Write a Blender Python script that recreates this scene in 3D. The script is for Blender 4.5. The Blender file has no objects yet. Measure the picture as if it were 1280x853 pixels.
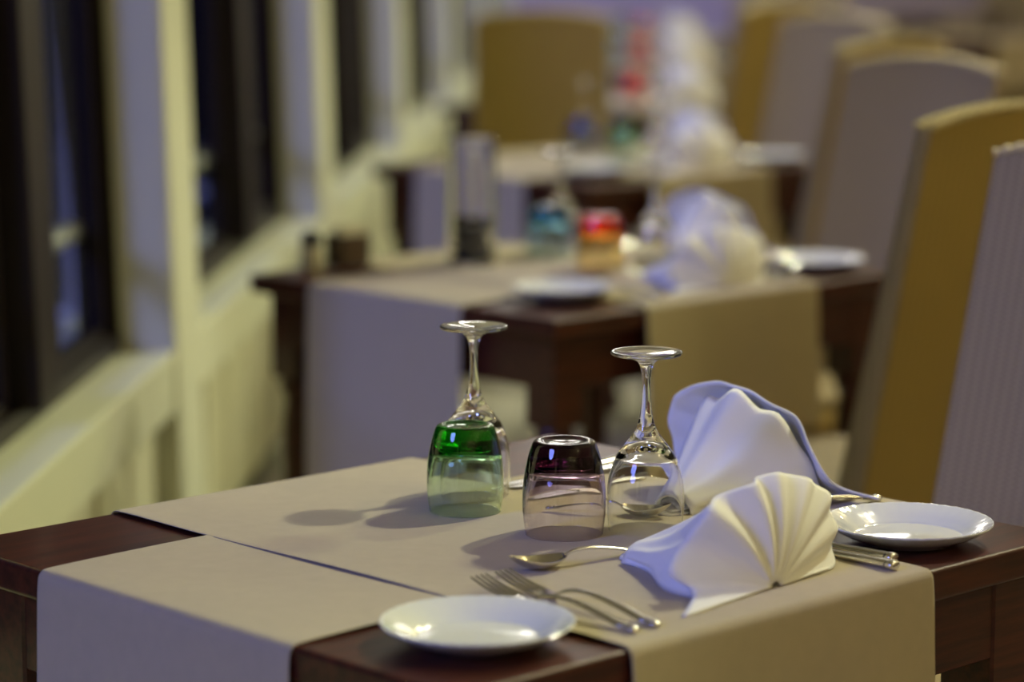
import bpy, bmesh, math, random
from mathutils import Vector, Matrix

random.seed(7)
PI = math.pi
SC = bpy.context.scene
COL = SC.collection

# ------------------------------------------------------------------ camera
CAM_H = 1.42
cam_d = bpy.data.cameras.new('camera')
cam = bpy.data.objects.new('camera', cam_d)
COL.objects.link(cam)
cam.location = (0, 0, CAM_H)
cam.rotation_euler = (PI / 2 - 0.1554, 0, 0)
cam_d.sensor_width = 36
cam_d.lens = 3500 / 1280 * 36
cam_d.clip_start = 0.05
cam_d.dof.use_dof = True
cam_d.dof.focus_distance = 2.98
cam_d.dof.aperture_fstop = 2.3
SC.camera = cam

# ------------------------------------------------------------------ world, sun, lamps, exposure
SC.view_settings.view_transform = 'Standard'
SC.view_settings.look = 'None'
SC.view_settings.gamma = 1
SC.view_settings.use_curve_mapping = False
SC.view_settings.exposure = 0.0

w = bpy.data.worlds.new('night')
SC.world = w
w.use_nodes = True
w.node_tree.nodes['Background'].inputs['Color'].default_value = (0.01, 0.012, 0.04, 1)
w.node_tree.nodes['Background'].inputs['Strength'].default_value = 0.12

TH = 0.7592                                  # the tables stand at this angle to the camera axis
U = Vector((math.cos(TH), math.sin(TH), 0))
V = Vector((-math.sin(TH), math.cos(TH), 0))
C0 = Vector((0.0009, 2.914, 0)); DC = Vector((0.1171, 2.173, 0))
TS, TT, TZ = 0.893, 0.797, 0.75              # table size along U, along V, height
def centre(k): return C0 + DC * k
WD = Vector((math.sin(0.0557), math.cos(0.0557), 0))     # along the window wall
WP = Vector((math.cos(0.0557), -math.sin(0.0557), 0))    # from the wall into the room
def WL(s, X, z): return WD * s - WP * X + Vector((0, 0, z))

def sun(name, d, col, e, ang):
    l = bpy.data.lights.new(name, 'SUN'); l.color = col; l.energy = e; l.angle = ang
    o = bpy.data.objects.new(name, l); COL.objects.link(o)
    o.rotation_euler = Vector(d).to_track_quat('-Z', 'Y').to_euler()
    return o
# blue floodlight falling in through the windows from the terrace
sun('blue_floodlight', (0.74, 0.67, -0.50), (0.23, 0.28, 1.0), 1.85, math.radians(17))

def spot(name, loc, target, col, e, cone, radius, blend=0.6):
    l = bpy.data.lights.new(name, 'SPOT'); l.color = col; l.energy = e; l.spot_size = math.radians(cone); l.spot_blend = blend
    l.shadow_soft_size = radius
    o = bpy.data.objects.new(name, l); COL.objects.link(o)
    o.location = loc
    o.rotation_euler = (Vector(target) - Vector(loc)).to_track_quat('-Z', 'Y').to_euler()
def bulb(name, loc, col, e, radius):
    l = bpy.data.lights.new(name, 'POINT'); l.color = col; l.energy = e; l.shadow_soft_size = radius
    o = bpy.data.objects.new(name, l); COL.objects.link(o); o.location = loc
KEY, FILL, WASH = (1.0, 0.98, 0.70), (1.0, 0.82, 0.36), (0.93, 1.0, 0.50)
for k in range(-1, 6):                       # one ceiling spot per table, beyond its right-hand end
    c = centre(k); p = c + U * 1.85
    spot('table_spot', (p.x, p.y, 2.6), (c.x, c.y, 0.75), KEY, 146, 52, 0.05)
for k in range(0, 9):                        # added spots that brighten the window wall, angled back along it
    s = 1.3 + 2.17 * k
    spot('wall_fill_spot', WL(s + 1.5, -0.95, 2.3), WL(s, 1.0, 0.45), WASH, 90, 62, 0.08, 1.0)
for k in range(-2, 6):                       # unseen fill bulbs added over the aisle for warm light
    c = centre(k)
    for d, e in ((1.5, 12), (3.2, 12)):
        p = c + WP * d - V * 0.6
        bulb('aisle_fill_bulb', (p.x, p.y, 2.8), FILL, e, 0.05)
for k in range(2, 8):                        # small lamps over the far tables, mirrored in plates and glasses
    c = centre(k)
    for d, e in ((-.2, 1.6), (1.05, 2.2)):
        p = c + WP * d + WD * .40
        for ox, oy, oz in ((-.14, .05, 0), (.14, .05, 0), (0, -.05, -.04)):
            bulb('pendant_lamp', (p.x + ox, p.y + oy, 2.33 + oz), (1.0, 0.97, 0.9), e, 0.05)

# ------------------------------------------------------------------ materials
def new_mat(name):
    m = bpy.data.materials.new(name); m.use_nodes = True
    nt = m.node_tree
    return m, nt, nt.nodes['Principled BSDF'], nt.nodes['Material Output']
def N(nt, t, **kw):
    n = nt.nodes.new(t)
    for k, v in kw.items(): setattr(n, k, v)
    return n
def plain(name, col, rough=0.5, metal=0.0, coat=0.0, noise=0.0, nscale=20, bump=0.0, bscale=200, ior=1.5):
    m, nt, b, o = new_mat(name)
    b.inputs['Base Color'].default_value = (*col, 1)
    b.inputs['Roughness'].default_value = rough
    b.inputs['Metallic'].default_value = metal
    b.inputs['Coat Weight'].default_value = coat
    b.inputs['Coat Roughness'].default_value = 0.08
    b.inputs['IOR'].default_value = ior
    tc = N(nt, 'ShaderNodeTexCoord')
    if noise:
        n = N(nt, 'ShaderNodeTexNoise'); n.inputs['Scale'].default_value = nscale; n.inputs['Detail'].default_value = 4
        mx = N(nt, 'ShaderNodeMix', data_type='RGBA')
        mx.inputs[6].default_value = (*[c * (1 - noise) for c in col], 1)
        mx.inputs[7].default_value = (*[min(1, c * (1 + noise)) for c in col], 1)
        nt.links.new(tc.outputs['Object'], n.inputs['Vector'])
        nt.links.new(n.outputs['Fac'], mx.inputs[0]); nt.links.new(mx.outputs[2], b.inputs['Base Color'])
    if bump:
        n2 = N(nt, 'ShaderNodeTexNoise'); n2.inputs['Scale'].default_value = bscale
        bp = N(nt, 'ShaderNodeBump'); bp.inputs['Strength'].default_value = bump; bp.inputs['Distance'].default_value = 0.002
        nt.links.new(tc.outputs['Object'], n2.inputs['Vector'])
        nt.links.new(n2.outputs['Fac'], bp.inputs['Height']); nt.links.new(bp.outputs['Normal'], b.inputs['Normal'])
    return m
def wood(name, c1, c2, rough=0.3, coat=0.4, stretch=(2, 30, 30)):
    m, nt, b, o = new_mat(name)
    tc = N(nt, 'ShaderNodeTexCoord'); mp = N(nt, 'ShaderNodeMapping'); mp.inputs['Scale'].default_value = stretch
    n = N(nt, 'ShaderNodeTexNoise'); n.inputs['Scale'].default_value = 2.5; n.inputs['Detail'].default_value = 7; n.inputs['Roughness'].default_value = 0.65
    r = N(nt, 'ShaderNodeValToRGB')
    r.color_ramp.elements[0].position = 0.3; r.color_ramp.elements[1].position = 0.72
    r.color_ramp.elements[0].color = (*c1, 1); r.color_ramp.elements[1].color = (*c2, 1)
    bp = N(nt, 'ShaderNodeBump'); bp.inputs['Strength'].default_value = 0.06; bp.inputs['Distance'].default_value = 0.001
    nt.links.new(tc.outputs['Object'], mp.inputs['Vector']); nt.links.new(mp.outputs['Vector'], n.inputs['Vector'])
    nt.links.new(n.outputs['Fac'], r.inputs['Fac']); nt.links.new(r.outputs['Color'], b.inputs['Base Color'])
    nt.links.new(n.outputs['Fac'], bp.inputs['Height']); nt.links.new(bp.outputs['Normal'], b.inputs['Normal'])
    b.inputs['Roughness'].default_value = rough; b.inputs['Coat Weight'].default_value = coat; b.inputs['Coat Roughness'].default_value = 0.10; b.inputs['Specular IOR Level'].default_value = 0.3
    return m
def linen(name, col):
    m, nt, b, o = new_mat(name)
    tc = N(nt, 'ShaderNodeTexCoord')
    w1 = N(nt, 'ShaderNodeTexWave', bands_direction='X'); w1.inputs['Scale'].default_value = 380; w1.inputs['Distortion'].default_value = 1.0
    w2 = N(nt, 'ShaderNodeTexWave', bands_direction='Y'); w2.inputs['Scale'].default_value = 380; w2.inputs['Distortion'].default_value = 1.0
    ad = N(nt, 'ShaderNodeMath', operation='ADD')
    n = N(nt, 'ShaderNodeTexNoise'); n.inputs['Scale'].default_value = 60; n.inputs['Detail'].default_value = 5
    mx = N(nt, 'ShaderNodeMix', data_type='RGBA')
    mx.inputs[6].default_value = (*[c * 0.93 for c in col], 1); mx.inputs[7].default_value = (*[c * 1.06 for c in col], 1)
    big = N(nt, 'ShaderNodeTexNoise'); big.inputs['Scale'].default_value = 9; big.inputs['Detail'].default_value = 2
    b2 = N(nt, 'ShaderNodeBump'); b2.inputs['Strength'].default_value = 0.25; b2.inputs['Distance'].default_value = 0.012
    bp = N(nt, 'ShaderNodeBump'); bp.inputs['Strength'].default_value = 0.18; bp.inputs['Distance'].default_value = 0.0006
    for x in (w1, w2, n, big): nt.links.new(tc.outputs['Object'], x.inputs['Vector'])
    nt.links.new(w1.outputs['Fac'], ad.inputs[0]); nt.links.new(w2.outputs['Fac'], ad.inputs[1])
    nt.links.new(n.outputs['Fac'], mx.inputs[0]); nt.links.new(mx.outputs[2], b.inputs['Base Color'])
    nt.links.new(big.outputs['Fac'], b2.inputs['Height'])
    nt.links.new(ad.outputs[0], bp.inputs['Height']); nt.links.new(b2.outputs['Normal'], bp.inputs['Normal'])
    nt.links.new(bp.outputs['Normal'], b.inputs['Normal'])
    b.inputs['Roughness'].default_value = 0.85; b.inputs['Sheen Weight'].default_value = 0.15
    b.inputs['Specular IOR Level'].default_value = 0.2
    return m
def wicker(name, c1, c2, axis):
    """woven strands: columns of small chevrons across the panel (axis = horizontal object axis)"""
    m, nt, b, o = new_mat(name)
    tc = N(nt, 'ShaderNodeTexCoord'); sx = N(nt, 'ShaderNodeSeparateXYZ')
    nt.links.new(tc.outputs['Object'], sx.inputs[0])
    def mth(op, a, bb=None):
        n = N(nt, 'ShaderNodeMath', operation=op)
        for i, q in enumerate((a, bb)):
            if q is None: continue
            if isinstance(q, (int, float)): n.inputs[i].default_value = q
            else: nt.links.new(q, n.inputs[i])
        return n.outputs[0]
    colx = mth('MULTIPLY', sx.outputs[axis], 1 / 0.016)
    tri = mth('PINGPONG', colx, 0.5)
    up = 'Z' if axis != 'Z' else 'Y'
    zz = mth('MULTIPLY', sx.outputs[up], 1 / 0.0075)
    ph = mth('ADD', zz, mth('MULTIPLY', tri, 1.6))
    s = mth('SINE', mth('MULTIPLY', ph, 2 * PI))
    rib = mth('SINE', mth('MULTIPLY', colx, 2 * PI))
    h = mth('ADD', mth('MULTIPLY', s, 0.6), mth('MULTIPLY', rib, 0.5))
    fac = mth('ADD', mth('MULTIPLY', h, 0.45), 0.5)
    mx = N(nt, 'ShaderNodeMix', data_type='RGBA'); mx.clamp_factor = True
    mx.inputs[6].default_value = (*c1, 1); mx.inputs[7].default_value = (*c2, 1)
    nt.links.new(fac, mx.inputs[0]); nt.links.new(mx.outputs[2], b.inputs['Base Color'])
    bp = N(nt, 'ShaderNodeBump'); bp.inputs['Strength'].default_value = 0.6; bp.inputs['Distance'].default_value = 0.002
    nt.links.new(h, bp.inputs['Height']); nt.links.new(bp.outputs['Normal'], b.inputs['Normal'])
    b.inputs['Roughness'].default_value = 0.6
    return m
def glass(name, absorb=None, density=0.0):
    m, nt, b, o = new_mat(name)
    nt.nodes.remove(b)
    g = N(nt, 'ShaderNodeBsdfGlass'); g.inputs['Roughness'].default_value = 0.0; g.inputs['IOR'].default_value = 1.5
    nt.links.new(g.outputs[0], o.inputs['Surface'])
    if absorb:
        va = N(nt, 'ShaderNodeVolumeAbsorption'); va.inputs['Color'].default_value = (*absorb, 1); va.inputs['Density'].default_value = density
        nt.links.new(va.outputs[0], o.inputs['Volume'])
    return m
def pane_mat():
    m, nt, b, o = new_mat('window_pane')
    nt.nodes.remove(b)
    t = N(nt, 'ShaderNodeBsdfTransparent'); t.inputs['Color'].default_value = (0.93, 0.95, 0.96, 1)
    g = N(nt, 'ShaderNodeBsdfGlossy'); g.inputs['Roughness'].default_value = 0.02
    lw = N(nt, 'ShaderNodeLayerWeight'); lw.inputs['Blend'].default_value = 0.5
    pw = N(nt, 'ShaderNodeMath', operation='POWER'); pw.inputs[1].default_value = 5
    fr = N(nt, 'ShaderNodeMath', operation='MULTIPLY_ADD'); fr.inputs[1].default_value = 0.2; fr.inputs[2].default_value = 0.03
    nt.links.new(lw.outputs['Facing'], pw.inputs[0]); nt.links.new(pw.outputs[0], fr.inputs[0])
    mx = N(nt, 'ShaderNodeMixShader')
    nt.links.new(fr.outputs[0], mx.inputs[0]); nt.links.new(t.outputs[0], mx.inputs[1]); nt.links.new(g.outputs[0], mx.inputs[2])
    nt.links.new(mx.outputs[0], o.inputs['Surface'])
    return m
def tile_mat():
    m, nt, b, o = new_mat('floor_tile')
    tc = N(nt, 'ShaderNodeTexCoord'); n = N(nt, 'ShaderNodeTexNoise'); n.inputs['Scale'].default_value = 6; n.inputs['Detail'].default_value = 5
    r = N(nt, 'ShaderNodeValToRGB')
    r.color_ramp.elements[0].color = (0.42, 0.40, 0.34, 1); r.color_ramp.elements[1].color = (0.55, 0.53, 0.46, 1)
    nt.links.new(tc.outputs['Object'], n.inputs['Vector']); nt.links.new(n.outputs['Fac'], r.inputs['Fac']); nt.links.new(r.outputs['Color'], b.inputs['Base Color'])
    b.inputs['Roughness'].default_value = 0.35
    return m

M = {}
M['wood'] = wood('mahogany', (0.022, 0.006, 0.004), (0.095, 0.022, 0.010), rough=0.36, coat=0.12)
M['frame'] = wood('window_frame_wood', (0.006, 0.0035, 0.003), (0.016, 0.008, 0.005), rough=0.45, coat=0.0, stretch=(30, 30, 2))
M['leg'] = wood('chair_leg_wood', (0.02, 0.008, 0.005), (0.05, 0.018, 0.010), rough=0.4)
M['cloth'] = linen('beige_linen', (0.45, 0.385, 0.265))
M['napkin'] = plain('white_napkin_cotton', (0.88, 0.88, 0.85), rough=0.9, bump=0.12, bscale=900)
M['porcelain'] = plain('white_porcelain', (0.78, 0.80, 0.78), rough=0.08, coat=0.8)
M['steel'] = plain('polished_steel', (0.72, 0.70, 0.66), rough=0.20, metal=1.0)
M['wick_x'] = wicker('woven_wicker', (0.26, 0.20, 0.10), (0.46, 0.37, 0.19), 'X')
M['wick_y'] = wicker('woven_wicker_side', (0.26, 0.20, 0.10), (0.46, 0.37, 0.19), 'Y')
M['wick_back'] = wicker('woven_wicker_warm_lit', (0.29, 0.20, 0.045), (0.45, 0.32, 0.085), 'X')  # same tan wicker, with the warm light put into its colour
M['braid'] = plain('pale_braid', (0.62, 0.52, 0.27), rough=0.6, noise=0.25, nscale=60)
M['paint'] = plain('cream_paint', (0.64, 0.65, 0.50), rough=0.45, noise=0.03, nscale=3)
M['paint2'] = plain('cream_paint_panel', (0.62, 0.61, 0.44), rough=0.5, noise=0.04, nscale=3)
M['wall'] = plain('plaster', (0.50, 0.42, 0.44), rough=0.9, noise=0.04, nscale=4)
M['ceil'] = plain('white_ceiling', (0.70, 0.67, 0.58), rough=0.9)
M['tile'] = tile_mat()
M['grout'] = plain('grout', (0.22, 0.21, 0.18), rough=0.9)
M['terrace'] = plain('dark_terrace_stone', (0.02, 0.02, 0.022), rough=0.8, noise=0.3)
M['white_metal'] = plain('white_painted_metal', (0.6, 0.6, 0.6), rough=0.5)
M['rail'] = plain('brushed_rail', (0.6, 0.58, 0.50), rough=0.4, metal=0.6)
M['glass'] = glass('clear_glass')
M['green'] = glass('green_glass', (0.0, 0.70, 0.02), 85)
M['purple'] = glass('purple_glass', (0.36, 0.06, 0.30), 88)
M['turq'] = glass('turquoise_glass', (0.0, 0.74, 0.90), 110)
M['orange'] = glass('orange_glass', (1.0, 0.74, 0.0), 260)
M['blue'] = glass('blue_glass', (0.10, 0.35, 0.85), 130)
M['red'] = glass('red_glass', (1.0, 0.10, 0.05), 200)
M['pane'] = pane_mat()
M['pebble'] = plain('dark_pebble', (0.012, 0.018, 0.014), rough=0.25)
M['wax'] = plain('white_wax', (0.75, 0.74, 0.70), rough=0.5)
M['dark'] = plain('black_plastic', (0.012, 0.013, 0.02), rough=0.35)
M['cream'] = plain('cream_ceramic', (0.62, 0.60, 0.42), rough=0.3)
M['brown'] = plain('brown_wood_holder', (0.09, 0.055, 0.025), rough=0.5)
M['paper'] = plain('paper', (0.7, 0.68, 0.52), rough=0.8)

# ------------------------------------------------------------------ helpers
def link(name, bm, mat, parent=None, smooth=True, angle=40):
    me = bpy.data.meshes.new(name)
    bmesh.ops.recalc_face_normals(bm, faces=bm.faces[:])
    bm.to_mesh(me); bm.free()
    for p in me.polygons: p.use_smooth = smooth
    if smooth and angle < 180: me.set_sharp_from_angle(angle=math.radians(angle))
    o = bpy.data.objects.new(name, me); COL.objects.link(o)
    for mm in (mat if isinstance(mat, (list, tuple)) else [mat]): me.materials.append(mm)
    if parent: o.parent = parent
    return o
def tag(o, label=None, cat=None, group=None, kind=None):
    if label: o['label'] = label
    if cat: o['category'] = cat
    if group: o['group'] = group
    if kind: o['kind'] = kind
    return o
def empty(name, loc=(0, 0, 0), rz=0.0):
    o = bpy.data.objects.new(name, None); COL.objects.link(o)
    o.location = loc; o.rotation_euler = (0, 0, rz); o.empty_display_size = 0.05
    return o
def dup(root):
    def rec(o, par):
        c = o.copy(); COL.objects.link(c)
        for k in ('label', 'group'):
            if par is None and k in c: del c[k]
        if par is not None: c.parent = par
        for ch in o.children: rec(ch, c)
        return c
    return rec(root, None)
def box(bm, lo, hi, bev=0.0, seg=2):
    lo, hi = Vector(lo), Vector(hi); c = (lo + hi) / 2; d = hi - lo
    r = bmesh.ops.create_cube(bm, size=1.0, matrix=Matrix.Translation(c) @ Matrix.Diagonal((d.x, d.y, d.z, 1)))
    if bev:
        es = list({e for v in r['verts'] for e in v.link_edges})
        bmesh.ops.bevel(bm, geom=es, offset=bev, segments=seg, affect='EDGES', profile=0.5)
def grid(bm, fn, nu, nv, close_u=False):
    vs = [[bm.verts.new(fn(i / nu, j / nv)) for j in range(nv + 1)] for i in range(nu + (0 if close_u else 1))]
    n = len(vs)
    for i in range(nu):
        for j in range(nv):
            a, b = vs[i], vs[(i + 1) % n]
            bm.faces.new((a[j], b[j], b[j + 1], a[j + 1]))
    return vs
def lathe(bm, prof, seg=48, fn=None):
    """closed of revolution; points with r=0 become poles"""
    rings = []
    for (r, z) in prof:
        if r < 1e-6: rings.append([bm.verts.new((0, 0, z))])
        else:
            ring = []
            for i in range(seg):
                a = 2 * PI * i / seg
                p = Vector((r * math.cos(a), r * math.sin(a), z))
                if fn: p = fn(p, a, r)
                ring.append(bm.verts.new(p))
            rings.append(ring)
    for A, B in zip(rings, rings[1:]):
        for i in range(seg):
            j = (i + 1) % seg
            if len(A) == 1 and len(B) == 1: continue
            if len(A) == 1: bm.faces.new((A[0], B[j], B[i]))
            elif len(B) == 1: bm.faces.new((A[i], A[j], B[0]))
            else: bm.faces.new((A[i], A[j], B[j], B[i]))
def smooth_prof(pts, n=5):
    """Catmull-Rom through profile points"""
    out = []
    P = [Vector((a, b)) for a, b in pts]
    for i in range(len(P) - 1):
        p0 = P[max(i - 1, 0)]; p1 = P[i]; p2 = P[i + 1]; p3 = P[min(i + 2, len(P) - 1)]
        for k in range(n):
            t = k / n
            q = 0.5 * ((2 * p1) + (p2 - p0) * t + (2 * p0 - 5 * p1 + 4 * p2 - p3) * t * t + (3 * p1 - p0 - 3 * p2 + p3) * t ** 3)
            out.append((max(q.x, 0), q.y))
    out.append(tuple(P[-1]))
    return out
def loft(bm, secs, n=10, cap=True):
    """secs: (centre, half width, half thickness, width axis, thick axis)"""
    rings = []
    for (c, hw, ht, ax, ay) in secs:
        rings.append([bm.verts.new(Vector(c) + ax * hw * math.cos(2 * PI * i / n) + ay * ht * math.sin(2 * PI * i / n)) for i in range(n)])
    for A, B in zip(rings, rings[1:]):
        for i in range(n):
            j = (i + 1) % n
            bm.faces.new((A[i], A[j], B[j], B[i]))
    if cap:
        bm.faces.new(rings[0]); bm.faces.new(rings[-1])
def tube(bm, pts, rad, n=8):
    secs = []
    pts = [Vector(p) for p in pts]
    for i, p in enumerate(pts):
        d = (pts[min(i + 1, len(pts) - 1)] - pts[max(i - 1, 0)]).normalized()
        s = Vector((0, 0, 1)) if abs(d.z) < 0.9 else Vector((1, 0, 0))
        a = d.cross(s).normalized(); b2 = d.cross(a).normalized()
        r = rad[i] if isinstance(rad, (list, tuple)) else rad
        secs.append((p, r, r, a, b2))
    loft(bm, secs, n)
def wall_box(bm, s0, s1, X0, X1, z0, z1, lean=0.0, bev=0.0):
    """box in wall coordinates; lean pushes it outwards with height"""
    vs = {}
    tmp = bmesh.new()
    box(tmp, (s0, X0, z0), (s1, X1, z1), bev)
    mp = {}
    for v in tmp.verts:
        s, X, z = v.co
        X += lean * max(0, z - 0.56)
        mp[v.index] = bm.verts.new(WL(s, X, z))
    tmp.verts.index_update()
    for f in tmp.faces: bm.faces.new([mp[v.index] for v in f.verts])
    tmp.free()

# ------------------------------------------------------------------ setting
S_A, S_B = -3.0, 19.0
ROOM = 6.5
# floor slab and its large tiles (tiles built where the camera can see them)
bm = bmesh.new(); wall_box(bm, S_A, S_B, 1.25, -ROOM, -0.1, -0.004)
floor = tag(link('floor', bm, M['grout'], smooth=False), kind='structure')
TILE = 0.6
tbm = bmesh.new(); box(tbm, (-TILE / 2 + .003, -TILE / 2 + .003, -0.004), (TILE / 2 - .003, TILE / 2 - .003, 0.0), 0.0015, 1)
t0 = link('tile', tbm, M['tile'], floor, smooth=False)
cnt = 0
first = True
rest = bmesh.new()
for i in range(int((S_B - S_A) / TILE)):
    for j in range(int((ROOM + 1.0) / TILE)):
        s = S_A + TILE * (i + .5); X = 1.0 - TILE * (j + .5)
        p = WL(s, X, 0)
        near_view = s > 4.0 and abs(p.x) < 0.22 * p.y + 0.6
        if near_view and cnt < 290:
            o = t0 if first else t0.copy()
            if not first: COL.objects.link(o); o.parent = floor
            first = False
            o.location = p; o.rotation_euler = (0, 0, -0.0557); cnt += 1
        else:
            wall_box(rest, s - TILE / 2 + .003, s + TILE / 2 - .003, X + TILE / 2 - .003, X - TILE / 2 + .003, -0.004, 0)
o = link('tile_field', rest, M['tile'], floor, smooth=False); o['kind'] = 'stuff'
bm = bmesh.new(); wall_box(bm, S_A, S_B, 1.4, -ROOM, 2.95, 3.05)
tag(link('ceiling', bm, M['ceil'], smooth=False), kind='structure')
bm = bmesh.new(); wall_box(bm, S_B, S_B + .15, 1.4, -ROOM, -0.1, 3.0)
tag(link('wall_far', bm, M['wall'], smooth=False), kind='structure')
bm = bmesh.new(); wall_box(bm, S_A - .15, S_A, 1.4, -ROOM, -0.1, 3.0)
tag(link('wall_back', bm, M['wall'], smooth=False), kind='structure')
bm = bmesh.new(); wall_box(bm, S_A, S_B, -ROOM, -ROOM - .15, -0.1, 3.0)
tag(link('wall_right', bm, M['wall'], smooth=False), kind='structure')

# window wall: low panelled wall, deep sill, pillars, windows
LEAN = 0.030
SILL = 0.563
pill = [(0.70 + 2.30 * i, 0.98 + 2.30 * i) for i in range(-1, 8)]        # 5.30..5.58, 7.60..7.88 ...
bm = bmesh.new()
wall_box(bm, S_A, S_B, 1.06, 1.25, -0.1, 0.50)
wall_box(bm, S_A, S_B, 1.05, 1.22, 2.78, 3.0, LEAN)
wl = tag(link('wall_left', bm, M['paint'], smooth=False), kind='structure')
bm = bmesh.new(); wall_box(bm, S_A, S_B, 0.95, 1.24, 0.44, SILL, bev=0.006)
tag(link('trim_1', bm, M['paint'], smooth=False), kind='structure')
n = 2
for (a, b) in pill:
    bm = bmesh.new(); wall_box(bm, a, b, 0.93, 1.05, 0.0, 2.96, LEAN, bev=0.012)
    tag(link('trim_%d' % n, bm, M['paint'], smooth=False), kind='structure'); n += 1
# boards of the low wall, each one a child of the wall
for (a0, b0), (a1, b1) in list(zip(pill, pill[1:]))[2:6]:
    k = 7
    wd = (a1 - b0) / k
    for i in range(k):
        s0 = b0 + wd * i
        bm = bmesh.new(); wall_box(bm, s0 + .022, s0 + wd - .022, 0.985, 1.065, 0.06, 0.425, bev=0.012)
        link('panel', bm, M['paint2'], wl, smooth=False)
n = 1
for (a0, b0), (a1, b1) in zip(pill, pill[1:]):
    L = a1 - b0
    bm = bmesh.new()
    X0, X1 = 1.05, 1.13
    wall_box(bm, b0, a1, X0, X1, SILL - .002, SILL + 0.036, LEAN, .004)
    wall_box(bm, b0, a1, X0, X1, 2.72, 2.785, LEAN, .004)
    wall_box(bm, b0, b0 + .045, X0, X1, SILL + .03, 2.725, LEAN, .004)
    wall_box(bm, a1 - .03, a1, X0 + .03, X1, SILL + .03, 2.725, LEAN, .004)
    wall_box(bm, a1 - .002, b1 + .002, X0 + .003, X1, SILL - .002, 2.785, LEAN)      # jamb behind the pillar
    wn = tag(link('window_%d' % n, bm, M['frame'], smooth=False), kind='structure'); n += 1
    sm = a1 - 0.75
    if a1 < 4: sm = a1 - 0.2                 # these bays lie outside the picture
    bm = bmesh.new(); wall_box(bm, sm - .08, sm + .08, 1.02, 1.12, SILL + .03, 2.725, LEAN, .006)
    link('mullion', bm, M['frame'], wn, smooth=False)
    for (s0, s1) in ((b0 + .05, sm - .10), (sm + .10, a1 - .032)):
        if s1 - s0 < .2: continue
        bm = bmesh.new()
        q = 0.05 if s1 > sm else 0.07
        wall_box(bm, s0, s0 + q, 1.045, 1.10, SILL + .03, 2.71, LEAN, .005)
        wall_box(bm, s1 - .02, s1, 1.07, 1.10, SILL + .03, 2.71, LEAN, .005)
        wall_box(bm, s0 + q, s1 - .03, 1.07, 1.10, SILL + .03, SILL + .052, LEAN, .005)
        wall_box(bm, s0 + q, s1 - .03, 1.06, 1.10, 2.65, 2.71, LEAN, .005)
        sf = link('sash', bm, M['frame'], wn, smooth=False)
        bm = bmesh.new(); wall_box(bm, s0 + .03, s1 - .02, 1.085, 1.089, SILL + .045, 2.66, LEAN)
        link('pane', bm, M['pane'], sf, smooth=False)
    bm = bmesh.new(); tube(bm, [WL(b0 - .02, 1.135, .80), WL(a1 - .03, 1.135, .80)], 0.021, 12)
    link('guard_rail', bm, M['rail'], wn)

# terrace outside in the dark, with a white railing that catches the blue floodlight
bm = bmesh.new(); wall_box(bm, S_A, S_B, 1.3, 9.0, -0.3, -0.2)
tag(link('terrace_ground', bm, M['terrace'], smooth=False), kind='structure')
def rail_seg(s, X0, X1, zt, label):
    e = empty('terrace_railing', WL(s, (X0 + X1) / 2, -0.2))
    tag(e, label, 'railing', None)
    def P(name, a, b, r):
        bm = bmesh.new(); tube(bm, [Vector(a) - e.location, Vector(b) - e.location], r, 8); return link(name, bm, M['white_metal'], e)
    P('top_rail', WL(s, X0, zt), WL(s, X1, zt + .02), .022)
    P('bottom_rail', WL(s, X0, zt - .2), WL(s, X1, zt - .18), .014)
    for i in range(5):
        X = X0 + (X1 - X0) * i / 4
        P('post', WL(s, X, -0.2), WL(s, X, zt), .013)
rail_seg(8.5, 1.40, 2.45, 0.14, 'low white terrace railing outside the nearest window, lit blue')
rail_seg(11.0, 1.36, 2.2, 0.27, 'low white terrace railing outside the second window, lit blue')
e = empty('terrace_post', WL(7.5, 1.615, -0.2)); tag(e, 'tall thin post outside the nearest window, lit blue by the floodlight', 'post')
bm = bmesh.new(); tube(bm, [(0, 0, 0), (0, 0, 3.2)], 0.015, 10); link('shaft', bm, M['white_metal'], e)
bm = bmesh.new(); box(bm, (-.07, -.07, 0), (.07, .07, .02), .003); link('base_plate', bm, M['white_metal'], e)

# ------------------------------------------------------------------ tables
def make_table():
    t = empty('dining_table')
    hs, ht = TS / 2, TT / 2
    bm = bmesh.new(); box(bm, (-hs, -ht, TZ - .034), (hs, ht, TZ), .005, 5); link('tabletop', bm, M['wood'], t, smooth=False)
    for (lo, hi) in (((-hs + .05, -ht + .03, .625), (hs - .05, -ht + .052, TZ - .034)), ((-hs + .05, ht - .052, .625), (hs - .05, ht - .03, TZ - .034)),
                     ((-hs + .03, -ht + .05, .625), (-hs + .052, ht - .05, TZ - .034)), ((hs - .052, -ht + .05, .625), (hs - .03, ht - .05, TZ - .034))):
        bm = bmesh.new(); box(bm, lo, hi, .002, 1); link('apron', bm, M['wood'], t, smooth=False)
    prof = smooth_prof([(.026, 0), (.028, .02), (.022, .06), (.019, .10), (.027, .30), (.030, .46), (.024, .52), (.034, .545), (.026, .565)], 4)
    prof = [(0, 0)] + prof + [(0, .565)]
    for sx in (-1, 1):
        for sy in (-1, 1):
            bm = bmesh.new(); lathe(bm, prof, 20)
            box(bm, (-.035, -.035, .56), (.035, .035, TZ - .034), .003, 1)
            for vv in bm.verts: vv.co += Vector((sx * (hs - .062), sy * (ht - .062), 0))
            link('leg', bm, M['wood'], t, angle=35)
    return t
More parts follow.
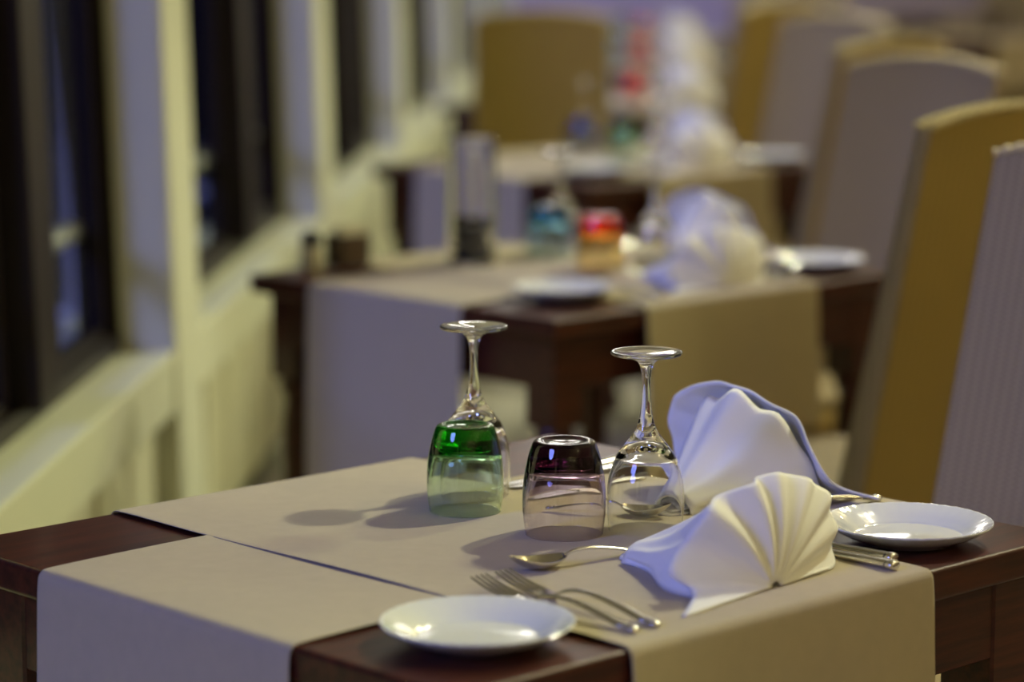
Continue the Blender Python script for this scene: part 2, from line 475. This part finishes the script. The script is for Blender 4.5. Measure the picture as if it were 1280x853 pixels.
def runner_mesh(length, width, drop0, drop1, z, seed):
    """cloth strip along x that folds down over both ends"""
    rnd = random.Random(seed)
    R = 0.010; h = length / 2 + 0.004
    path = []
    def nz(*a): return None
    for d in [drop0, drop0 * .8, drop0 * .6, drop0 * .4, drop0 * .22, .05, .025]: path.append((-h, z - d, 'h', d, -1))
    for k in range(5):
        a = PI - k * PI / 8; path.append((-h + R + R * math.cos(a), z - R + R * math.sin(a), 'c', 0, -1))
    for k in range(1, 24): path.append((-h + R + (2 * h - 2 * R) * k / 24, z, 't', 0, 0))
    for k in range(5):
        a = PI / 2 - k * PI / 8; path.append((h - R + R * math.cos(a), z - R + R * math.sin(a), 'c', 0, 1))
    for d in [.025, .05, drop1 * .22, drop1 * .4, drop1 * .6, drop1 * .8, drop1]: path.append((h, z - d, 'h', d, 1))
    ws = [-1, -.94, -.93, -.75, -.5, -.25, 0, .25, .5, .75, .93, .94, 1]
    ph = [rnd.uniform(0, 6) for _ in range(4)]
    bm = bmesh.new(); rows = []
    for (x, zz, kind, d, side) in path:
        row = []
        for wv in ws:
            y = wv * width / 2; xx, z2 = x, zz
            hem = 0.0006 if abs(wv) > .935 else 0
            if kind == 'h':
                f = min(1, d / .2)
                xx += side * (.004 * d / .3 + hem + f * .006 * (1 + math.sin(wv * 4.2 + ph[0 if side < 0 else 1])) * .8)
                y *= 1 + .015 * f
            elif kind == 't':
                z2 += hem + .0006 * math.sin(x * 14 + wv * 3 + ph[2]) + .0006
                y += .0025 * math.sin(x * 9 + ph[3])
            row.append(bm.verts.new((xx, y, z2)))
        rows.append(row)
    for A, B in zip(rows, rows[1:]):
        for i in range(len(ws) - 1): bm.faces.new((A[i], A[i + 1], B[i + 1], B[i]))
    return bm
def make_runner(name, length, width, drop0, drop1, z, seed):
    o = link(name, runner_mesh(length, width, drop0, drop1, z, seed), M['cloth'], angle=180)
    md = o.modifiers.new('thick', 'SOLIDIFY'); md.thickness = 0.0014; md.offset = 1.0
    md2 = o.modifiers.new('sub', 'SUBSURF'); md2.levels = 1; md2.render_levels = 1
    return o

def local(k, a, b, z=0.0):
    p = centre(k) + U * a + V * b
    return (p.x, p.y, z)

# ------------------------------------------------------------------ table ware
CL = TZ + 0.0040                     # top of the upper runner
def make_plate():
    prof = smooth_prof([(.048, 0), (.052, .001), (.058, .004), (.076, .012), (.0885, .0205), (.0892, .0222), (.0880, .0226), (.074, .0165), (.060, .0085), (.054, .0062), (.030, .0056), (.0005, .0056)], 4)
    prof = [(0, .003), (.040, .003), (.044, .0005)] + prof + [(0, .0056)]
    def fl(p, a, r):
        if r > .06: p.z += .0002 * math.sin(a * 36) * (r - .06) / .03
        if r > .087: p.x *= 1 + .002 * math.sin(a * 72); p.y *= 1 + .002 * math.sin(a * 72)
        return p
    bm = bmesh.new(); lathe(bm, prof, 144, fl)
    return link('bread_plate', bm, M['porcelain'], angle=60)
def make_goblet():
    outer = [(.0392, 0), (.0400, .004), (.0413, .022), (.0414, .042), (.0392, .060), (.0325, .080), (.0215, .096), (.0125, .108), (.0075, .122), (.0050, .142), (.0045, .160), (.0058, .174), (.0095, .183), (.020, .188), (.0345, .1905), (.0378, .1918), (.0383, .1932), (.0376, .1946), (.033, .1948), (.018, .1935), (.006, .1925), (0, .1922)]
    inner = [(0, .093), (.006, .0925), (.016, .088), (.0225, .0835), (.0305, .0755), (.0374, .059), (.0398, .042), (.0400, .022), (.0388, .004), (.0384, .0004)]
    prof = smooth_prof(inner, 5) + smooth_prof(outer, 5)
    bm = bmesh.new(); lathe(bm, prof, 64)
    return link('wine_glass', bm, M['glass'], angle=70)
def make_tumbler(mat, s=1.0, name='tumbler', tw=1.0):
    outer = [(.0402, 0), (.0408, .003), (.0430, .022), (.0433, .040), (.0418, .060), (.0378, .080), (.0342 * tw, .092), (.0322 * tw, .0965), (.0295 * tw, .0985), (.024 * tw, .0985), (.018, .0965), (0, .0955)]
    inner = [(0, .0735), (.014, .0738), (.026, .0725), (.0335, .0685), (.0378, .060), (.0405, .045), (.0414, .030), (.0410, .018), (.0393, .003), (.0390, .0004)]
    prof = [(r * s, z * s) for r, z in smooth_prof(inner, 5) + smooth_prof(outer, 5)]
    bm = bmesh.new(); lathe(bm, prof, 64)
    return link(name, bm, mat, angle=70)
X, Y, Z = Vector((1, 0, 0)), Vector((0, 1, 0)), Vector((0, 0, 1))
def handle_secs(pts):
    """pts: (x, half width, z, half thickness)"""
    return [((x, 0, z), hw, ht, Y, Z) for (x, hw, z, ht) in pts]
def dens(pts, n=4):
    """Catmull-Rom densify rows of numbers"""
    out = []
    for i in range(len(pts) - 1):
        p0 = pts[max(i - 1, 0)]; p1 = pts[i]; p2 = pts[i + 1]; p3 = pts[min(i + 2, len(pts) - 1)]
        for k in range(n):
            t = k / n
            out.append(tuple(0.5 * (2 * b + (c - a) * t + (2 * a - 5 * b + 4 * c - d) * t * t + (3 * b - a - 3 * c + d) * t ** 3) for a, b, c, d in zip(p0, p1, p2, p3)))
    out.append(pts[-1]); return out
HANDLE = [(.000, .0030, .0035, .0016), (.003, .0058, .0040, .0028), (.008, .0066, .0045, .0030), (.012, .0048, .0048, .0024), (.016, .0072, .0052, .0028), (.022, .0064, .0060, .0022),
          (.045, .0056, .0105, .0020), (.075, .0042, .0145, .0018), (.100, .0030, .0145, .0018), (.118, .0026, .0105, .0018)]
def make_fork():
    """handle end at x=0, tines to +x"""
    e = empty('fork')
    bm = bmesh.new(); loft(bm, handle_secs(dens(HANDLE)), 12); link('handle', bm, M['steel'], e, angle=60)
    bm = bmesh.new()
    loft(bm, handle_secs(dens([(.117, .0026, .0108, .0018), (.124, .0048, .0075, .0014), (.132, .0098, .0048, .0011), (.142, .0118, .0044, .0010), (.150, .0122, .0050, .0010), (.1512, .0118, .0051, .0007)], 3)), 14)
    for i in range(4):
        y = (-1.5 + i) * .0066
        secs = [((x, y * f, z), hw, .0011, Y, Z) for (x, f, z, hw) in dens([(.148, 1.0, .0048, .0023), (.165, 1.0, .0066, .0019), (.182, 1.0, .0100, .0016), (.196, .98, .0142, .0012), (.199, .98, .0152, .0006)], 3)]
        loft(bm, secs, 8)
    link('tines', bm, M['steel'], e, angle=60)
    return e
def make_spoon():
    e = empty('spoon')
    k = 0.62
    bm = bmesh.new(); loft(bm, handle_secs(dens([(x * k * 1.15, hw * .72, z * .9 + .001, ht * .75) for (x, hw, z, ht) in HANDLE])), 12); link('handle', bm, M['steel'], e, angle=60)
    x0, x1 = .082, .140
    def bowl(off):
        def f(a, b):
            x = x0 + (x1 - x0) * a
            hw = .0165 * math.sin(PI * min(1, a * .97 + .03)) ** .62 * (1 - .12 * (a - .5)) * (1.0 if off == 0 else .985)
            t = b * 2 - 1
            base = .010 - .0135 * a + .0195 * a * a            # the rim line
            dep = .0085 * math.sin(PI * min(1, a * .95 + .05)) ** .7
            return Vector((x, hw * t, base - dep * (1 - t * t) + off))
        return f
    bm = bmesh.new()
    A = grid(bm, bowl(0.0), 20, 12); B = grid(bm, bowl(0.0011), 20, 12)
    for j in range(12):
        for i in (0, 20): bm.faces.new((A[i][j], A[i][j + 1], B[i][j + 1], B[i][j]))
    for i in range(20):
        for j in (0, 12): bm.faces.new((A[i][j], A[i + 1][j], B[i + 1][j], B[i][j]))
    zmin = min(v.co.z for v in bm.verts)
    for v in bm.verts: v.co.z += .0004 - zmin
    link('bowl', bm, M['steel'], e, angle=60)
    return e
def make_knife():
    e = empty('knife')
    bm = bmesh.new()
    loft(bm, handle_secs(dens([(0, .0045, .0052, .0034), (.002, .0078, .0055, .0048), (.008, .0082, .0058, .0050), (.011, .0070, .0056, .0044), (.014, .0080, .0056, .0046), (.05, .0072, .0050, .0042), (.085, .0058, .0045, .0036), (.098, .0050, .0042, .0032)], 3)), 12)
    link('handle', bm, M['steel'], e, angle=50)
    bm = bmesh.new()
    loft(bm, [((x, y, z), hw, ht, Y, Z) for (x, y, z, hw, ht) in dens([(.097, 0, .0042, .0050, .0022), (.104, .001, .0034, .0062, .0010), (.13, .0015, .0028, .0085, .0008), (.17, .001, .0026, .0092, .0007), (.20, -.001, .0026, .0075, .0006), (.214, -.004, .0026, .0030, .0005), (.217, -.005, .0026, .0008, .0004)], 3)], 10)
    link('blade', bm, M['steel'], e, angle=50)
    return e

def make_napkin(seed=0):
    """standing fan: pleated half disc facing -y, with the folded tent behind it that holds it up"""
    rnd = random.Random(seed)
    e = empty('napkin')
    # outer ends of the pleats, alternately ridge and valley, from the left foot over the top to the right foot
    ribs = [(-.1646, -.0361, .002), (-.1120, .000, .010), (-.1252, .020, .0287), (-.0960, .026, .055), (-.0791, .012, .0844), (-.0420, .034, .0890), (-.0087, .018, .0990),
            (.0140, .032, .1000), (.0351, .024, .1030), (.0600, .034, .0965), (.084, .024, .0900), (.1030, .032, .0800), (.1136, .020, .0700), (.1200, .026, .0520), (.1164, .012, .0363),
            (.1140, .018, .0180), (.1066, .006, .0030), (.0900, -.004, .0020)]
    ribs = [Vector(r) for r in ribs]
    if seed:                                    # the flatter, rounder fan
        sm = [ribs[0]] + [(a + b * 2 + c) / 4 for a, b, c in zip(ribs, ribs[1:], ribs[2:])] + [ribs[-1]]
        ribs[0] = Vector((-.128, -.022, .020)); ribs[1] = Vector((-.118, .004, .026))
        ribs = [a.lerp(b, .75) + Vector((0, 0, .012 * math.sin(PI * i / 17))) for i, (a, b) in enumerate(zip(ribs, sm))]
    PV = Vector((-.0110, -.014, .0016)); n = len(ribs) - 1
    def spl(i, t):
        a, b, c, d = ribs[max(i - 1, 0)], ribs[i], ribs[i + 1], ribs[min(i + 2, n)]
        return .5 * (2 * b + (c - a) * t + (2 * a - 5 * b + 4 * c - d) * t * t + (3 * b - a - 3 * c + d) * t ** 3)
    def fan(ua, r):
        q = ua * n; i = min(int(q), n - 1); o_ = spl(i, q - i)
        ang = PI * ua
        st = PV + Vector((-.007 * math.cos(ang), .000, .005 * math.sin(ang)))
        p = st.lerp(o_, r)
        p.z += .010 * math.sin(PI * r) * math.sin(ang)
        p.y -= .008 * math.sin(PI * r ** .8) * math.sin(ang)       # belly towards the guest
        if r > .93: p.y += .003 * (r - .93) / .07
        p.z = max(p.z, .0014)
        return p
    bm = bmesh.new(); grid(bm, fan, 119, 20)
    o = link('fan', bm, M['napkin'], e, angle=180)
    md = o.modifiers.new('thick', 'SOLIDIFY'); md.thickness = .0026; md.offset = 0
    # tent behind
    def tent(a, t):
        ang = PI * a
        w0, h0 = (.092 if a < .5 else .090), (.111 if seed else .090)
        ff = 1 - .10 * math.sin(5 * ang + 1 + seed) ** 2
        bx, bz = -math.cos(ang) * w0 * (1.10 if a < .5 else .95), math.sin(ang) ** .85 * h0 * ff if 0 < a < 1 else 0
        tx, tz = -.022 + .056 * (a - .5), .020 * math.sin(ang) ** .5
        q = t ** 1.15
        x = bx * (1 - q) + tx * q
        y = .034 * math.sin(ang) * (1 - t) + .008 + .150 * t
        z = bz * (1 - q) + tz * q - .010 * math.sin(ang) * math.sin(PI * t)
        z += .006 * math.sin(ang) * math.sin(3 * PI * a + 2.0) * math.sin(PI * t)
        if a <= .05 or a >= .95: x += .010 * math.sin(PI * t * 2) * (1 if a > .5 else -1)
        return Vector((x, y, max(z, .0014)))
    bm = bmesh.new(); grid(bm, tent, 48, 20)
    o = link('stand_fold', bm, M['napkin'], e, angle=180)
    md = o.modifiers.new('thick', 'SOLIDIFY'); md.thickness = .0032; md.offset = 0
    # stacked hem layers that show at the foot of the tent
    for k in range(3):
        def lay(a, b, k=k):
            x = -.058 + .078 * a + .004 * k
            y = .075 + (.098 - .010 * k) * b + .006 * math.sin(a * 4 + k)
            z = .0022 + .0034 * k + .0014 * math.sin(a * 5 + k * 2) * b + .008 * (1 - b) * k * .3
            taper = 1 - .55 * b
            return Vector((-.022 + (x + .022) * taper, y, z))
        bm = bmesh.new(); grid(bm, lay, 10, 8)
        o = link('hem_layer', bm, M['napkin'], e, angle=180)
        md = o.modifiers.new('thick', 'SOLIDIFY'); md.thickness = .0022; md.offset = 0
    return e

# ------------------------------------------------------------------ chairs
def make_chair():
    """back at y=0, seat towards +y"""
    e = empty('dining_chair')
    W = .20; RK = .22; z0, z1 = .40, 1.078
    def back_y(z): return -(z - .45) * RK
    def th(z): return .058 - .030 * (z - z0) / (z1 - z0)
    NX, NZ = 16, 18
    def top(xn): return z1 + .024 * (1 - abs(xn) ** 2.2)
    def pt(xn, zn, side):
        z = z0 + (top(xn) - z0) * zn
        y = back_y(z) + (th(z) / 2) * side + .012 * (xn * xn - .4) * 1.0
        return Vector((xn * W * (1 - .03 * zn), y, z))
    bmf = bmesh.new(); bmb = bmesh.new()
    grid(bmf, lambda a, b: pt(a * 2 - 1, b, 1), NX, NZ)
    grid(bmb, lambda a, b: pt(a * 2 - 1, b, -1), NX, NZ)
    # each panel gets real depth so that it is a slab, meeting at the middle of the back
    def side_strip(xs):
        bm = bmesh.new()
        grid(bm, lambda a, b: pt(xs, b, a * 2 - 1) + Vector((xs * (.0015 + .006 * math.sin(PI * a)), 0, 0)), 6, NZ)
        return bm
    o = link('back_front', bmf, M['wick_x'], e, angle=180); o.name = 'backrest_front'
    o = link('backrest_rear', bmb, M['wick_back'], e, angle=180)
    for xs in (-1, 1): link('backrest_side', side_strip(xs), M['wick_y'], e, angle=180)
    bm = bmesh.new(); grid(bm, lambda a, b: pt(a * 2 - 1, 1, b * 2 - 1) + Vector((0, 0, .001)), NX, 4); link('backrest_crest', bm, M['wick_x'], e, angle=180)
    # braided cord along both edges of the crest
    for sd in (-1, 1):
        bm = bmesh.new()
        pts, rad = [], []
        for i in range(81):
            xn = -1 + i / 40; p = pt(xn * 1.0, 1, sd); pts.append(p + Vector((0, 0, .003))); rad.append(.0052 + .0024 * math.sin(i * PI / 2 + sd))
        tube(bm, pts, rad, 8); link('braid_trim', bm, M['braid'], e)
    bm = bmesh.new(); box(bm, (-.215, -.02, .335), (.215, .455, .455), .02, 4); link('seat_base', bm, M['wick_back'], e, smooth=False)
    bm = bmesh.new(); box(bm, (-.205, .02, .450), (.205, .450, .482), .014, 4); link('seat', bm, M['wick_y'], e, smooth=False)
    for sx in (-1, 1):
        for y0 in (.015, .415):
            bm = bmesh.new()
            loft(bm, [((sx * .185, y0 - (.03 if y0 < .1 else 0), 0), .018, .018, X, Y), ((sx * .185, y0, .345), .026, .026, X, Y)], 4)
            link('leg', bm, M['leg'], e, smooth=False)
    return e

# ------------------------------------------------------------------ lay out the row of tables
ORD = ['nearest', 'second', 'third', 'fourth', 'fifth', 'sixth']
WHERE = ['on the nearest table', 'on the second table from the front', 'on the third table from the front',
         'on the fourth table from the front', 'on the fifth table from the front', 'on the sixth table from the front']
proto = {}
def get(kind, maker):
    """first call builds the thing, later calls copy it"""
    if kind not in proto:
        proto[kind] = maker(); return proto[kind]
    return dup(proto[kind])
def put(o, k, a, b, z, rot, label, cat, group=None):
    o.location = local(k, a, b, z); o.rotation_euler = (0, 0, rot)
    return tag(o, label, cat, group)

NT = 6
SH = ['nearest table', 'second table', 'third table', 'fourth table', 'fifth table', 'sixth table']
for k in range(NT):
    t = get('table', make_table)
    put(t, k, 0, 0, 0, TH, 'dark mahogany dining table with turned legs, %s in the row along the windows' % ORD[k], 'table', 'dining tables along the windows')
    ra = get('runA', lambda: make_runner('table_runner', TS, .405, .38, .255, TZ + .0012, 3))
    put(ra, k, 0, .022, 0, TH, 'beige linen runner hanging on the window side, underneath the other, on the %s' % SH[k], 'runner', 'beige table runners')
    rb = get('runB', lambda: make_runner('table_runner', TT, .44, .26, .26, TZ + .0026, 5))
    put(rb, k, -.015, 0, 0, TH + PI / 2, 'beige linen runner lying on top, hanging on the aisle side, on the %s' % SH[k], 'runner', 'beige table runners')

jit = random.Random(11)
def J(s=.012): return jit.uniform(-s, s)
colours = [('green', 'purple'), ('turq', 'orange'), ('blue', 'green'), ('blue', 'red'), ('turq', 'red'), ('green', 'orange')]
cname = dict(green='green', purple='purple', turq='turquoise', orange='orange', blue='blue', red='red')
for k in range(NT):
    j = (lambda s=.012: 0.0) if k == 0 else J
    wh = 'on the ' + SH[k]
    # plates: one per setting
    if k: q1, q2 = (-.275 + j(), -.25 + j()), (.345 + j(), -.272 + j())
    else: q1, q2 = (-.318, -.288), (.296, -.297)
    put(get('plate', make_plate), k, *q1, TZ + (.0003 if k == 0 else .0045), TH, 'small white plate on the corner pointing at the camera, %s' % wh, 'plate', 'white bread plates')
    put(get('plate', make_plate), k, *q2, TZ + .0003, TH, 'small white plate on the bare right-hand corner %s' % wh, 'plate', 'white bread plates')
    # napkins
    put(get('nap', make_napkin), k, .038 + j(), -.332 + abs(j()), CL, TH + (0 if k == 0 else J(.1)), 'white napkin fan with its open pleats towards the aisle, %s' % wh, 'napkin', 'fan-folded white napkins')
    o = get('nap2', lambda: make_napkin(4)); o.scale = (1.0, 1.05, 1.10)
    put(o, k, .372 + j(), -.018 + j(), CL - .001, TH + PI / 2 + (0 if k == 0 else J(.1)), 'white napkin fan seen from behind, folded tent towards the camera, %s' % wh, 'napkin', 'fan-folded white napkins')
    # tumblers and stemware, upside down
    c1, c2 = colours[k]
    if k == 0: p1, p2, p3, p4 = (.046, .125), (.045, -.032), (.110, .180), (.119, -.081)
    else: p1, p2, p3, p4 = (.121 + j(), .19 + j()), (.042 + j(), -.037 + j()), (.165 + j(), .225 + j()), (.115 + j(), -.09 + j())
    put(get('tum' + c1, lambda: make_tumbler(M[c1], .985)), k, *p1, CL + .0002, 0, '%s tumbler upside down in front of a wine glass, %s' % (cname[c1], wh), 'tumbler', 'coloured tumblers')
    put(get('tum' + c2, lambda: make_tumbler(M[c2], 1.03)), k, *p2, CL + .0002, 0, '%s tumbler upside down in the middle, %s' % (cname[c2], wh), 'tumbler', 'coloured tumblers')
    put(get('gob', make_goblet), k, *p3, CL + .0002, 0, 'clear wine glass upside down behind the %s tumbler, %s' % (cname[c1], wh), 'wine glass', 'upturned wine glasses')
    put(get('gob', make_goblet), k, *p4, CL + .0002, 0, 'clear wine glass upside down right of the %s tumbler, %s' % (cname[c2], wh), 'wine glass', 'upturned wine glasses')
    if k < 4:
        # cutlery of the aisle setting
        for (a, b, r, lb) in ((-.200, -.376, .000, 'one nearer the plate'), (-.171, -.376, -.014, 'one farther from the plate')):
            o = get('fork', make_fork); o.scale = (1.1, 1.0, 1.1)
            put(o, k, a, b, CL, TH + PI / 2 - .02 + r, 'steel fork at the corner plate, %s, %s' % (lb, wh), 'fork', 'steel forks')
        o = get('spoon', make_spoon); o.scale = (1.18, 1.12, 1.12)
        put(o, k, .037, -.158, CL, math.radians(212), 'steel teaspoon in front of the %s tumbler, bowl pointing left, %s' % (cname[c2], wh), 'spoon', 'steel teaspoons')
        o = get('spoon', make_spoon); o.scale = (1.08, 1.05, 1.05)
        put(o, k, .119, .075, CL, math.radians(-21), 'steel teaspoon seen through the wine glass behind the %s tumbler, %s' % (cname[c2], wh), 'spoon', 'steel teaspoons')
        put(get('knife', make_knife), k, .168, -.384, CL, TH + PI / 2 - .02, 'steel knife showing right of the pleated napkin, nearer the napkin, %s' % wh, 'knife', 'steel knives')
        put(get('knife', make_knife), k, .194, -.362, CL, TH + PI / 2 - .01, 'steel knife showing right of the pleated napkin, nearer the plate, %s' % wh, 'knife', 'steel knives')
        # cutlery of the right-hand setting
        put(get('fork', make_fork), k, .425, -.155, TZ + .0030, TH + PI - .02, 'steel fork left of the right-hand plate, nearer the plate, %s' % wh, 'fork', 'steel forks')
        put(get('fork', make_fork), k, .412, -.128, TZ + .0030, TH + PI + .02, 'steel fork left of the right-hand plate, nearer the napkin, %s' % wh, 'fork', 'steel forks')
        put(get('knife', make_knife), k, .372, .166, TZ + .0042, TH + PI - .02, 'steel knife lying behind the glasses, nearer of the pair, %s' % wh, 'knife', 'steel knives')
        put(get('knife', make_knife), k, .372, .192, TZ + .0042, TH + PI + .02, 'steel knife lying behind the glasses, farther of the pair, %s' % wh, 'knife', 'steel knives')

# chairs: aisle side (warm-lit back to the camera) and right-hand side (front to the camera)
def chair(k, a, b, rot, label):
    c = get('chair', make_chair)
    return put(c, k, a, b, 0, rot, label, 'chair', 'woven high-backed chairs')
# right-hand chairs face -U: local +y must point along -U
RU = TH + PI / 2
for k, t in ((0, 1.0), (1, .90), (2, .82), (3, .85), (4, .85)):
    chair(k, t, .02, RU, 'woven high-backed chair facing the camera at the right-hand end of the %s table' % ORD[k])
for k, t in ((1, .80), (2, .80), (3, .58), (4, .75), (5, .75)):
    chair(k, .02, -t, TH, 'woven high-backed chair, warm-lit back to the camera, aisle side of the %s table' % ORD[k])
c = chair(0, 0, 0, 0, 'woven high-backed chair seen squarely from behind, between the third and fourth tables')
c.location = (0.088, 8.40, 0); c.rotation_euler = (0, 0, 0)

# second table: tall glass with a white stick, shaker and holder by the window
e = empty('glass_vase', local(1, -.077, .198, CL)); tag(e, 'tall clear glass cylinder holding a white candle on dark stones, on the second table', 'vase')
prof = [(0, 0), (.044, 0), (.046, .003), (.046, .225), (.0485, .234), (.047, .236), (.0435, .228), (.043, .010), (.040, .006), (0, .006)]
bm = bmesh.new(); lathe(bm, prof, 48); link('glass_wall', bm, M['glass'], e, angle=50)
bm = bmesh.new(); lathe(bm, [(0, .065), (.009, .065), (.0095, .07), (.0090, .212), (.007, .215), (0, .216)], 24); link('candle', bm, M['wax'], e, angle=50)
for i in range(70):
    a = i * 2.4; r = .033 * math.sqrt((i % 14 + .5) / 14); zz = .013 + .017 * (i // 14)
    bm = bmesh.new(); bmesh.ops.create_icosphere(bm, subdivisions=2, radius=.0098)
    for v in bm.verts: v.co = Vector((v.co.x * jit.uniform(.9, 1.05), v.co.y, v.co.z * .82)) + Vector((r * math.cos(a), r * math.sin(a), zz))
    link('stone', bm, M['pebble'], e)
e = empty('shaker', local(1, -.335, .355, TZ + .0003)); tag(e, 'small cream shaker with a dark cap at the window corner of the second table', 'shaker')
bm = bmesh.new(); lathe(bm, smooth_prof([(.0, 0), (.020, 0), (.022, .004), (.021, .03), (.017, .048), (0, .049)], 3), 24); link('body', bm, M['cream'], e)
bm = bmesh.new(); lathe(bm, smooth_prof([(.0, .047), (.0185, .047), (.0195, .052), (.018, .066), (.010, .072), (0, .073)], 3), 24); link('cap', bm, M['dark'], e)
e = empty('packet_holder', local(1, -.255, .345, TZ + .0045), TH); tag(e, 'small brown holder with pale paper packets near the window edge of the second table', 'holder')
bm = bmesh.new()
box(bm, (-.034, -.024, 0), (.034, .024, .005), .001, 1); box(bm, (-.034, -.024, .005), (-.030, .024, .058), .001, 1); box(bm, (.030, -.024, .005), (.034, .024, .058), .001, 1)
box(bm, (-.030, -.024, .005), (.030, -.020, .058), .001, 1); box(bm, (-.030, .020, .005), (.030, .024, .058), .001, 1); link('box', bm, M['brown'], e, smooth=False)
for i in range(5):
    bm = bmesh.new(); box(bm, (-.027 + .001 * i, -.017 + .0075 * i, .006), (.026 + .001 * i, -.0145 + .0075 * i, .072 + .002 * (i % 3)), .0008, 1)
    o = link('packet', bm, M['paper'], e, smooth=False)

# more tables of the room far to the right
for i, (s, X) in enumerate(((14.3, -1.45), (17.0, -1.45))):
    nm = ['nearer', 'farther'][i]
    p = WL(s, X, 0)
    t = get('table', make_table); t.location = p; t.rotation_euler = (0, 0, TH); tag(t, 'dark dining table across the aisle, the %s of the two' % nm, 'table', 'tables across the aisle')
    for q, (kd, rot) in enumerate((('runA', TH), ('runB', TH + PI / 2))):
        r = get(kd, None); r.location = p; r.rotation_euler = (0, 0, rot)
        tag(r, 'beige runner hanging %s the %s table across the aisle' % (['from the ends of', 'over the sides of'][q], nm), 'runner', 'beige table runners')
    for d, rot, lb in ((U * .9, RU, 'at the right-hand end'), (V * .86, TH + PI, 'at the far side')):
        c = get('chair', make_chair); c.location = p + d; c.rotation_euler = (0, 0, rot)
        tag(c, 'woven chair facing the camera %s of the %s table across the aisle' % (lb, nm), 'chair', 'woven high-backed chairs')
